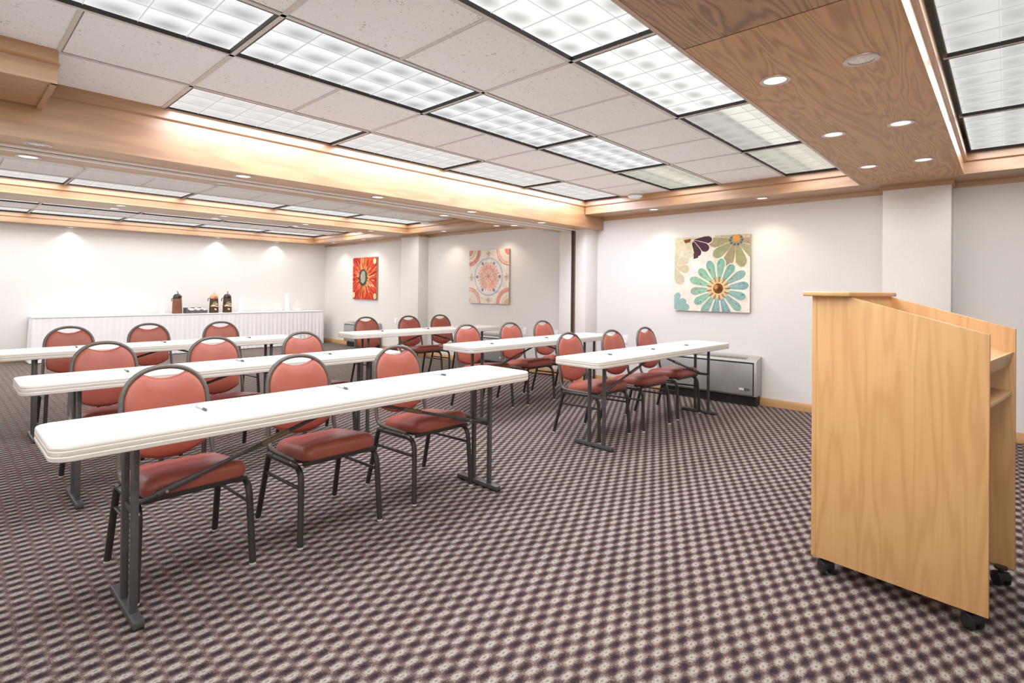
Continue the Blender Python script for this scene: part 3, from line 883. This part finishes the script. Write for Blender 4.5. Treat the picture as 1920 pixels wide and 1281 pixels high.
def art_teal(poly):
    poly([(0, 0), (1, 0), (1, 1), (0, 1)], (236, 226, 214))
    # soft blotches of ground colour
    for _ in range(26): poly(ell(rnd.random(), rnd.random(), rnd.uniform(.03, .10), rnd.uniform(.03, .08), rnd.random()*3), jit((238, 228, 216), 7), False)
    poly([(0, 1), (.35, 1), (.30, .86), (.14, .74), (0, .68)], (206, 196, 164))
    poly([(.55, 1), (1, 1), (1, .72), (.93, .86), (.60, .92)], (190, 176, 142))
    poly([(.55, .98), (.60, .74), (.63, .72), (.64, .9)], (206, 178, 140))
    # pale sage flower at the left
    for a, r1, w_ in ((-.30, .27, .062), (-1.05, .32, .07), (.35, .27, .07)):
        poly(petal(-.04, .63, a, .04, r1, w_+.008), (240, 232, 218)); poly(petal(-.04, .63, a, .04, r1-.01, w_), jit((198, 193, 168), 6))
    poly(petal(.02, .78, -.05, .02, .26, .06), (208, 204, 180)); poly(petal(.0, .88, .2, .0, .22, .06), (200, 196, 168))
    # olive flower, top right
    for a in (3.2, 3.75, 4.35, 4.95, 5.6, 6.2):
        poly(petal(.83, .93, a, .05, .37, .075), (226, 210, 184)); poly(petal(.83, .93, a, .05, .355, .066), jit((158, 152, 120), 9))
    poly(ell(.83, .93, .09, .075), (150, 146, 120))
    for k in range(10): poly(ell(.83+.075*math.cos(k*.63), .93+.06*math.sin(k*.63), .016, .016), jit((96, 104, 112), 14), k == 0)
    poly(ell(.83, .955, .046, .050), (214, 150, 74))
    # plum petals, top
    for a, r1, w_ in ((.02, .27, .05), (-.52, .26, .058), (-1.12, .23, .05)):
        poly(petal(.25, .95, a, .015, r1+.012, w_+.009), (236, 222, 206)); poly(petal(.25, .95, a, .02, r1, w_), jit((74, 50, 60), 5))
    poly([(.27, .78), (.33, .80), (.335, .72), (.27, .70)], (82, 58, 64))
    poly([(.13, .965), (.23, .98), (.22, .935), (.15, .92)], (120, 66, 28))
    # blue petals, bottom left
    for a, r1, w_ in ((1.2, .23, .045), (.55, .22, .055), (.1, .24, .05)):
        poly(petal(-.02, .03, a, .02, r1, w_), jit((146, 178, 178), 8))
    # the big teal daisy
    cx, cy = .605, .305
    N = 14
    for k in range(N):
        a = 2*PI*k/N+.12
        r1 = .385+.02*math.sin(k*2.3)
        poly(petal(cx, cy, a, .10, r1+.012, .078), (240, 232, 216)) if k < 0 else None
    for k in range(N):
        a = 2*PI*k/N+.12
        r1 = .385+.02*math.sin(k*2.3)
        base_ = (140, 178, 156) if math.cos(a-2.6) > .1 else (134, 166, 160)
        poly(petal(cx, cy, a, .11, r1+.01, .064), (242, 234, 220)); poly(petal(cx, cy, a, .12, r1, .0545), jit(base_, 9))
        poly(petal(cx, cy, a+.03, .15, r1-.07, .026), jit(tuple(q*1.06 for q in base_), 6))
        for _ in range(3):
            rr = rnd.uniform(.2, .36); poly(ell(cx+rr*math.cos(a+.08), cy+rr*math.sin(a+.08), .008, .005, rnd.random()*3, 8), (70, 96, 92), False)
    poly(ell(cx, cy, .135, .135), (214, 188, 148))
    for k in range(26):
        a = 2*PI*k/26; poly(petal(cx, cy, a, .06, .155, .010, 6), jit((222, 196, 146) if k % 2 else (150, 116, 84), 12), k < 2)
    poly(ell(cx, cy, .085, .085), (226, 196, 140)); poly(ell(cx, cy, .066, .068), (118, 72, 34)); poly(ell(cx-.03, cy+.02, .026, .03), (190, 140, 90)); poly(ell(cx+.02, cy-.015, .03, .03), (92, 52, 24))
def ring(poly, cx, cy, r0, r1, col, n=40):
    poly.hold(True)
    for k in range(n):
        a, b_ = 2*PI*k/n, 2*PI*(k+1)/n
        poly([(cx+r0*math.cos(a), cy+r0*math.sin(a)), (cx+r1*math.cos(a), cy+r1*math.sin(a)), (cx+r1*math.cos(b_), cy+r1*math.sin(b_)), (cx+r0*math.cos(b_), cy+r0*math.sin(b_))], jit(col, 8))
    poly.hold(False)
def art_mandala(poly0):
    def poly(pts, col, up=True): poly0(pts, tuple(q*.70+r_*.30 for q, r_ in zip(col, (240, 230, 220))))
    poly.hold = poly0.hold
    poly([(0, 0), (1, 0), (1, 1), (0, 1)], (236, 226, 214))
    for _ in range(60): poly(ell(rnd.random(), rnd.random(), rnd.uniform(.01, .03), rnd.uniform(.01, .03)), jit((222, 216, 200), 12), False)
    for cx, cy, a, b_, c in ((0, 1, (214, 120, 110), (196, 176, 130), (206, 112, 110)), (1, 1, (232, 196, 178), (198, 206, 196), (206, 92, 84)), (0, 0, (232, 188, 170), (204, 214, 214), (214, 190, 170)), (1, 0, (222, 130, 118), (200, 204, 190), (206, 160, 110))):
        ring(poly, cx, cy, .0, .30, (230, 216, 198), 48); ring(poly, cx, cy, .285, .30, (190, 82, 84), 48)
        ring(poly, cx, cy, .22, .28, a, 48); ring(poly, cx, cy, .14, .17, b_, 40); ring(poly, cx, cy, .0, .11, c, 36)
        for k in range(48): poly(ell(cx+.25*math.cos(k*.131), cy+.25*math.sin(k*.131), .011, .011, 0, 8), (206, 96, 92))
    ring(poly, .5, .5, .0, .355, (238, 230, 224), 60); ring(poly, .5, .5, .335, .352, (146, 166, 196), 60); ring(poly, .5, .5, .315, .327, (206, 214, 222), 60)
    for k in range(12):
        a = PI*k/6; poly(petal(.5, .5, a, .10, .27, .038), jit((232, 180, 160), 10)); poly(petal(.5, .5, a+.26, .08, .23, .022), jit((222, 150, 120), 10))
        poly(ell(.5+.255*math.cos(a+.26), .5+.255*math.sin(a+.26), .014, .014, 0, 10), (196, 92, 76))
        poly(ell(.5+.16*math.cos(a), .5+.16*math.sin(a), .014, .014, 0, 10), (206, 120, 84))
    for k in range(6):
        a = PI*k/3+.0; poly(ell(.5+.283*math.cos(a), .5+.283*math.sin(a), .03, .03), (122, 118, 156)); poly(ell(.5+.283*math.cos(a), .5+.283*math.sin(a), .014, .014, 0, 12), (92, 90, 130))
    ring(poly, .5, .5, .0, .10, (236, 200, 180), 36)
    for k in range(8): poly(petal(.5, .5, PI*k/4, .02, .10, .018, 8), jit((214, 140, 120), 12)); 
    poly(ell(.5, .5, .028, .028), (176, 110, 110))
    for (cx, cy) in ((.5, .93), (.5, .07), (.06, .5), (.94, .5)):
        for dx, dy in ((-.05, 0), (.05, 0), (0, .03), (0, -.03)):
            q = ell(cx+(dx if cy != .5 else dy), cy+(dy if cy != .5 else dx), .022, .022, 0, 12); poly(q, jit((200, 190, 160), 14)); 
        poly(ell(cx, cy, .014, .014, 0, 10), (196, 120, 90))
def art_red(poly):
    poly([(0, 0), (1, 0), (1, 1), (0, 1)], (196, 62, 48))
    cx, cy = .47, .52
    cols = [(206, 62, 48), (222, 84, 56), (232, 116, 72), (240, 150, 98), (176, 46, 40), (226, 98, 62), (238, 186, 140)]
    for i in range(330):
        a = rnd.uniform(0, 2*PI); r0 = rnd.uniform(.12, .45); r1 = r0+rnd.uniform(.10, .30)
        c = cols[int(rnd.random()**1.3*len(cols))] if r0 < .33 else cols[rnd.choice((0, 1, 4, 0, 2, 5))]
        poly(petal(cx, cy, a, r0, r1, rnd.uniform(.008, .024), 6, .4), jit(c, 10), i % 6 == 0)
    for i in range(40):
        a = rnd.uniform(0, 2*PI); poly(petal(cx, cy, a, .13, rnd.uniform(.22, .36), .012, 6, .4), jit((242, 166, 104), 10), i % 6 == 0)
    poly(ell(cx-.02, cy, .205, .165, 1.5), (88, 84, 64))
    for i in range(36):
        a = 2*PI*i/36; poly(petal(cx-.02, cy, a, .10, .19+rnd.uniform(-.02, .03), .014, 6), jit((70, 68, 54), 16), i % 6 == 0)
    poly(ell(cx-.02, cy+.01, .15, .105, 1.5), (160, 158, 142))
    for i in range(40): poly(ell(cx-.02+rnd.uniform(-.09, .09), cy+rnd.uniform(-.12, .13), .012, .008, rnd.random()*3, 8), jit((180, 178, 160), 26), i % 8 == 0)
    for x, y in ((.95, .08), (.93, .90), (.06, .10)): poly(ell(x, y, .06, .07), (240, 206, 160))
canvas('square canvas of a large teal daisy, hanging nearest the lectern', 2.164, 3.083, art_teal)
canvas('square canvas of a pale round mandala with blue dots, middle of the three', 5.943, 6.892, art_mandala)
canvas('square canvas of a red sunburst flower with grey centre, nearest the far corner', 9.762, 10.70, art_red)

# ------------------------------------------------------------------ wall air conditioners
def ac(y0, y1, label, badge):
    t = thing('air_conditioner', label, 'air conditioner', (U-.016, (y0+y1)/2, 0), 0, 'low grey wall units under the canvases')
    hw = (y1-y0)/2; X0 = -.172
    bm = bmesh.new(); add_prism(bm, [(X0, .115), (X0, .495), (X0+.012, .515), (-.015, .552), (0, .552), (0, .115)], -hw, hw, 'y', .003); finish('housing', bm, M['acside'], t)
    bm = bmesh.new(); add_box(bm, X0-.002, X0+.006, -hw+.028, hw-.028, .122, .492); finish('front_gap', bm, M['black'], t)
    bm = bmesh.new(); add_box(bm, X0-.010, X0-.001, -hw+.038, hw-.032, .128, .476, .002); fp_ = finish('front_panel', bm, M['acgrey'], t)
    bm = bmesh.new(); add_box(bm, X0+.05, -.0, -hw+.02, hw-.05, 0, .116); finish('base', bm, M['black'], t)
    bm = bmesh.new()
    for k in range(9):
        f = k/8; x = X0+.03+.13*f; z = .5185+.0225*(x-X0-.012)/.045*.28
        add_box(bm, x, x+.007, -hw+.12, hw-.25, .512+.0369*((x-X0-.012)/.163), .5185+.0369*((x-X0-.012)/.163))
    finish('top_grille', bm, M['black'], t)
    if badge:
        bm = bmesh.new(); add_box(bm, X0-.0118, X0-.0098, -hw+.13, -hw+.185, .178, .200); finish('badge', bm, M['white'], fp_)
        bm = bmesh.new(); add_box(bm, X0-.0118, X0-.0098, -hw+.075, -hw+.128, .176, .198); add_box(bm, X0-.0125, X0-.0117, -hw+.085, -hw+.118, .184, .190, mi=1)
        finish('badge', bm, [M['black'], M['acside']], fp_)
ac(2.035, 3.235, 'low grey wall air conditioner under the teal flower canvas, small badge at lower right', True)
ac(5.80, 7.00, 'low grey wall air conditioner under the mandala canvas, behind the middle right table', True)
ac(9.61, 10.81, 'low grey wall air conditioner under the red flower canvas near the buffet', False)
for y, w in ((3.80, 'left of the teal flower canvas'), (4.98, 'just behind the pillar with the dark strip'), (5.62, 'right of the mandala canvas'), (9.115, 'right of the red flower canvas')):
    t = thing('outlet_plate', 'white outlet plate low on the right wall, %s' % w, 'wall outlet', (U, y, .62), 0, 'white outlet plates on the right wall')
    bm = bmesh.new(); add_box(bm, -.006, 0, -.038, .038, -.06, .06, .003); finish('plate', bm, M['white'], t)
    bm = bmesh.new()
    for z in (-.026, .026): add_prism(bm, rrect(.016, .014, .008, 4, 0, z), -.0075, -.0055, 'x')
    finish('socket', bm, M['paper'], t)

# ------------------------------------------------------------------ buffet with skirt
BX0, BX1, BY0, BY1, BZ = 1.10, 6.10, 11.56, 12.00, .757
t = thing('buffet_table', 'long buffet table under a white cloth and pleated white skirt along the far wall', 'buffet table', ((BX0+BX1)/2, (BY0+BY1)/2, 0))
hx, hy = (BX1-BX0)/2, (BY1-BY0)/2
bm = bmesh.new()
path = [(-hx, hy-.01), (-hx, -hy), (hx, -hy), (hx, hy-.01)]
pts = []; per = .085
s_acc = 0
for (ax, ay), (bx_, by_) in zip(path, path[1:]):
    L_ = math.hypot(bx_-ax, by_-ay); n = int(L_/.0085); nx, ny = (by_-ay)/L_, -(bx_-ax)/L_
    for k in range(n+(1 if (bx_, by_) == path[-1] else 0)):
        f = k/n; pts.append((ax+(bx_-ax)*f, ay+(by_-ay)*f, nx, ny, s_acc+L_*f))
    s_acc += L_
levels = [.742, .70, .55, .35, .15, .012]
grid_ = []
for li, z in enumerate(levels):
    row = []
    g = li/(len(levels)-1)
    for x, y, nx, ny, s_ in pts:
        ph = s_/per*2*PI+1.3*math.sin(s_*2.1)
        d_ = (.002+.007*g)*math.sin(ph)+.006*g*math.sin(ph*.37+1)+.035*g*(1 if abs(nx) > .5 else .25)
        row.append(bm.verts.new((x+nx*d_, y+ny*d_, z)))
    grid_.append(row)
for A, B in zip(grid_, grid_[1:]):
    for k in range(len(pts)-1): bm.faces.new((A[k], A[k+1], B[k+1], B[k]))
finish('skirt', bm, M['cloth'], t, ang=80)
bm = bmesh.new(); add_box(bm, -hx-.012, hx+.012, -hy-.012, hy, .738, BZ, .006, 3); finish('tablecloth', bm, M['cloth'], t)
bm = bmesh.new()
for x in (-hx+.15, -.1, .1, hx-.15):
    for y in (-hy+.06, hy-.06): add_tube(bm, [(x, y, 0), (x, y, .74)], .014, 8)
finish('leg', bm, M['legmetal'], t)
def cups(x, h, label):
    bm = bmesh.new(); n = int(h/.018); r = .045
    prof = [(0, 0), (r*.72, 0)]
    for k in range(n):
        z = h*k/n; prof += [(r*.94, z+.003), (r, z+h/n*.55), (r*.99, z+h/n*.9)]
    prof += [(r*.9, h), (0, h)]
    add_lathe(bm, prof, 20); o = finish('cup_stack', bm, M['paper'], None, ang=20); o.location = (x, 11.75, BZ)
    tag(o, label, 'cup stack', 'tall stacks of white foam cups on the buffet')
cups(2.95, .27, 'stack of white foam cups on the buffet, left of the plain brown airpot')
cups(4.36, .27, 'stack of white foam cups on the buffet, right of the airpots')
cups(5.345, .38, 'tallest stack of white foam cups on the buffet, between the glass jars')
def airpot(x, label, body, lid, logo, rz):
    t = thing('airpot', label, 'coffee airpot', (x, 11.72, BZ), rz, 'coffee airpots on the buffet')
    bm = bmesh.new(); add_lathe(bm, [(0, 0), (.082, 0), (.086, .008), (.080, .17), (.074, .285), (.070, .292), (0, .292)], 28); bd = finish('body', bm, body, t)
    bm = bmesh.new(); add_lathe(bm, [(.071, .290), (.073, .305), (.070, .335), (.052, .365), (.030, .378), (0, .382)], 28); add_box(bm, -.022, .022, -.112, -.05, .318, .345, .006); finish('lid', bm, lid, t)
    bm = bmesh.new(); add_tube(bm, fillet([(0, -.02, .375), (0, -.015, .405), (.012, .02, .428)], .015, 4), .008, 8); finish('pump_handle', bm, lid, t)
    bm = bmesh.new(); add_tube(bm, fillet([(-.076, 0, .30), (-.115, -.01, .285), (-.112, -.012, .235)], .025, 4), .007, 8); finish('carry_handle', bm, M['lidblack'], t)
    if logo:
        bm = bmesh.new()
        def band(z0, z1, a0, a1, r, wav=0):
            n = 18; A = []
            for k in range(n+1):
                a = a0+(a1-a0)*k/n; dz = wav*math.sin(k/n*PI*2)
                A.append((bm.verts.new((r*math.sin(a), -r*math.cos(a), z0+dz)), bm.verts.new((r*math.sin(a), -r*math.cos(a), z1+dz))))
            for p, q in zip(A, A[1:]): bm.faces.new((p[0], q[0], q[1], p[1]))
        band(.128, .150, -1.0, 1.0, .0835, .004); band(.160, .176, -.7, .8, .0825, -.005); band(.190, .200, -.5, .6, .081, .003); band(.215, .221, -.35, .4, .0795)
        band(.06, .09, -.2, .25, .0855, .006)
        finish('label_print', bm, M['cream'], bd)
    else:
        bm = bmesh.new(); add_prism(bm, [(.022, .205), (.062, .212), (.06, .198)], -.0765, -.0755, 'y'); 
        for v in bm.verts: v.co.y = -math.sqrt(max(0, .0795**2-v.co.x**2))-.0015
        finish('label_print', bm, M['cream'], bd)
airpot(3.19, 'plain brown coffee airpot with dark lid, leftmost on the buffet', M['brown'], M['lidblack'], False, .3)
airpot(3.84, 'coffee airpot with cream lettering and orange lid', M['darkbrown'], M['peach'], True, 0)
airpot(4.09, 'coffee airpot with cream lettering and dark lid', M['darkbrown'], M['lidblack'], True, 0)
t = thing('condiment_tray', 'low charcoal condiment tray of white packets between the airpots', 'condiment tray', (3.515, 11.75, BZ))
bm = bmesh.new(); add_prism(bm, [(-.19, 0), (.19, 0), (.19, .058), (-.115, .058), (-.15, .075), (-.175, .105), (-.19, .115)], -.09, -.08, 'y'); add_box(bm, -.19, .19, .08, .09, 0, .11); add_box(bm, -.19, .19, -.08, .08, 0, .006); add_box(bm, -.19, -.18, -.08, .08, 0, .11); add_box(bm, .18, .19, -.08, .08, 0, .06); finish('tray', bm, M['charcoal'], t)
bm = bmesh.new()
for k in range(14):
    x = -.165+.024*k; add_box(bm, x, x+.02, -.072+.006*(k % 3), .07, .006, .072+.034*((k*7) % 5)/4*(1 if k > 1 else 1.1))
o = finish('packets', bm, M['paper'], t); o['kind'] = 'stuff'
bm = bmesh.new()
for k in (5, 6, 9, 10, 11): add_box(bm, -.165+.024*k, -.147+.024*k, -.074, -.071, .062, .078)
finish('packet_print', bm, M['charcoal'], o)
def jar(x, label):
    t = thing('glass_jar', label, 'glass jar', (x, 11.76, BZ), 0, 'clear glass jars on the buffet')
    bm = bmesh.new(); add_lathe(bm, [(0, .004), (.075, .004), (.085, .02), (.088, .09), (.080, .13), (.06, .15), (.058, .155)], 28); finish('bowl', bm, M['glass'], t)
    bm = bmesh.new(); add_lathe(bm, [(.064, .156), (.066, .165), (.05, .19), (.018, .205), (.012, .212), (.02, .225), (.016, .238), (0, .242)], 24); finish('lid', bm, M['glass'], t)
    bm = bmesh.new(); add_lathe(bm, [(0, .008), (.07, .008), (.078, .025), (.079, .05), (0, .055)], 24); o_ = finish('contents', bm, M['paper'], t); o_['kind'] = 'stuff'
jar(5.155, 'lidded clear glass jar left of the tallest cup stack on the buffet')
jar(5.575, 'lidded clear glass jar right of the tallest cup stack on the buffet')
t = thing('serving_bowl', 'low white serving bowl near the right end of the buffet', 'bowl', (4.86, 11.74, BZ))
bm = bmesh.new(); add_lathe(bm, [(0, 0), (.05, 0), (.055, .006), (.10, .045), (.125, .072), (.121, .074), (.09, .045), (.05, .012), (0, .010)], 28); finish('bowl', bm, M['paper'], t)
bm = bmesh.new(); add_lathe(bm, [(.03, .02), (.098, .05), (.07, .07), (0, .084)], 20); o = finish('contents', bm, M['white'], t); o['kind'] = 'stuff'

# ------------------------------------------------------------------ light, world, colour
w = bpy.data.worlds.new('world'); SC.world = w; w.use_nodes = True
bg = w.node_tree.nodes.get('Background') or w.node_tree.nodes.new('ShaderNodeBackground')
bg.inputs[0].default_value = (1, .98, .95, 1); bg.inputs[1].default_value = .3
def area(name, loc, target, size, sy, watts, col=(1, .97, .94)):
    L = bpy.data.lights.new(name, 'AREA'); L.shape = 'RECTANGLE'; L.size = size; L.size_y = sy; L.energy = watts; L.color = col
    o = bpy.data.objects.new(name, L); COL.objects.link(o); o.location = loc
    o.rotation_euler = (Vector(target)-Vector(loc)).to_track_quat('-Z', 'Y').to_euler()
area('added_fill', (-2.2, -2.6, 1.3), (3.0, 3.5, 1.2), 4.0, 1.6, 62, (1, .93, .85))  # added fill behind the camera, stands for no real source
area('added_fill', (2.4, 4.95, 2.0), (2.6, 7.0, .7), 5.0, .3, 40, (1, .95, .93))  # fill added behind the beam to brighten the far chairs
area('added_fill', (-3.2, 6.6, .9), (4.0, 7.6, 1.6), 4.0, 1.5, 28)  # unseen fill added on the left for the far half
area('ceiling_fill', (1.4, 4.0, 1.75), (1.4, 4.0, 2.5), 9.4, 15.5, 62, (1, .97, .94))  # added up-facing fill without a fixture, lifts tiles and soffit undersides
try:
    SC.view_settings.view_transform = 'Standard'; SC.view_settings.look = 'None'
except Exception: pass
SC.view_settings.exposure = 0.0
SC.cycles.use_denoising = True
SC.cycles.max_bounces = 6; SC.cycles.diffuse_bounces = 4; SC.cycles.glossy_bounces = 3; SC.cycles.transparent_max_bounces = 8
SC.cycles.sample_clamp_indirect = 6
SC.cycles.use_light_tree = True
for mm_ in bpy.data.materials:
    if mm_.name.startswith(('lens_', 'louver', 'warm_bulb')): mm_.cycles.emission_sampling = 'NONE'
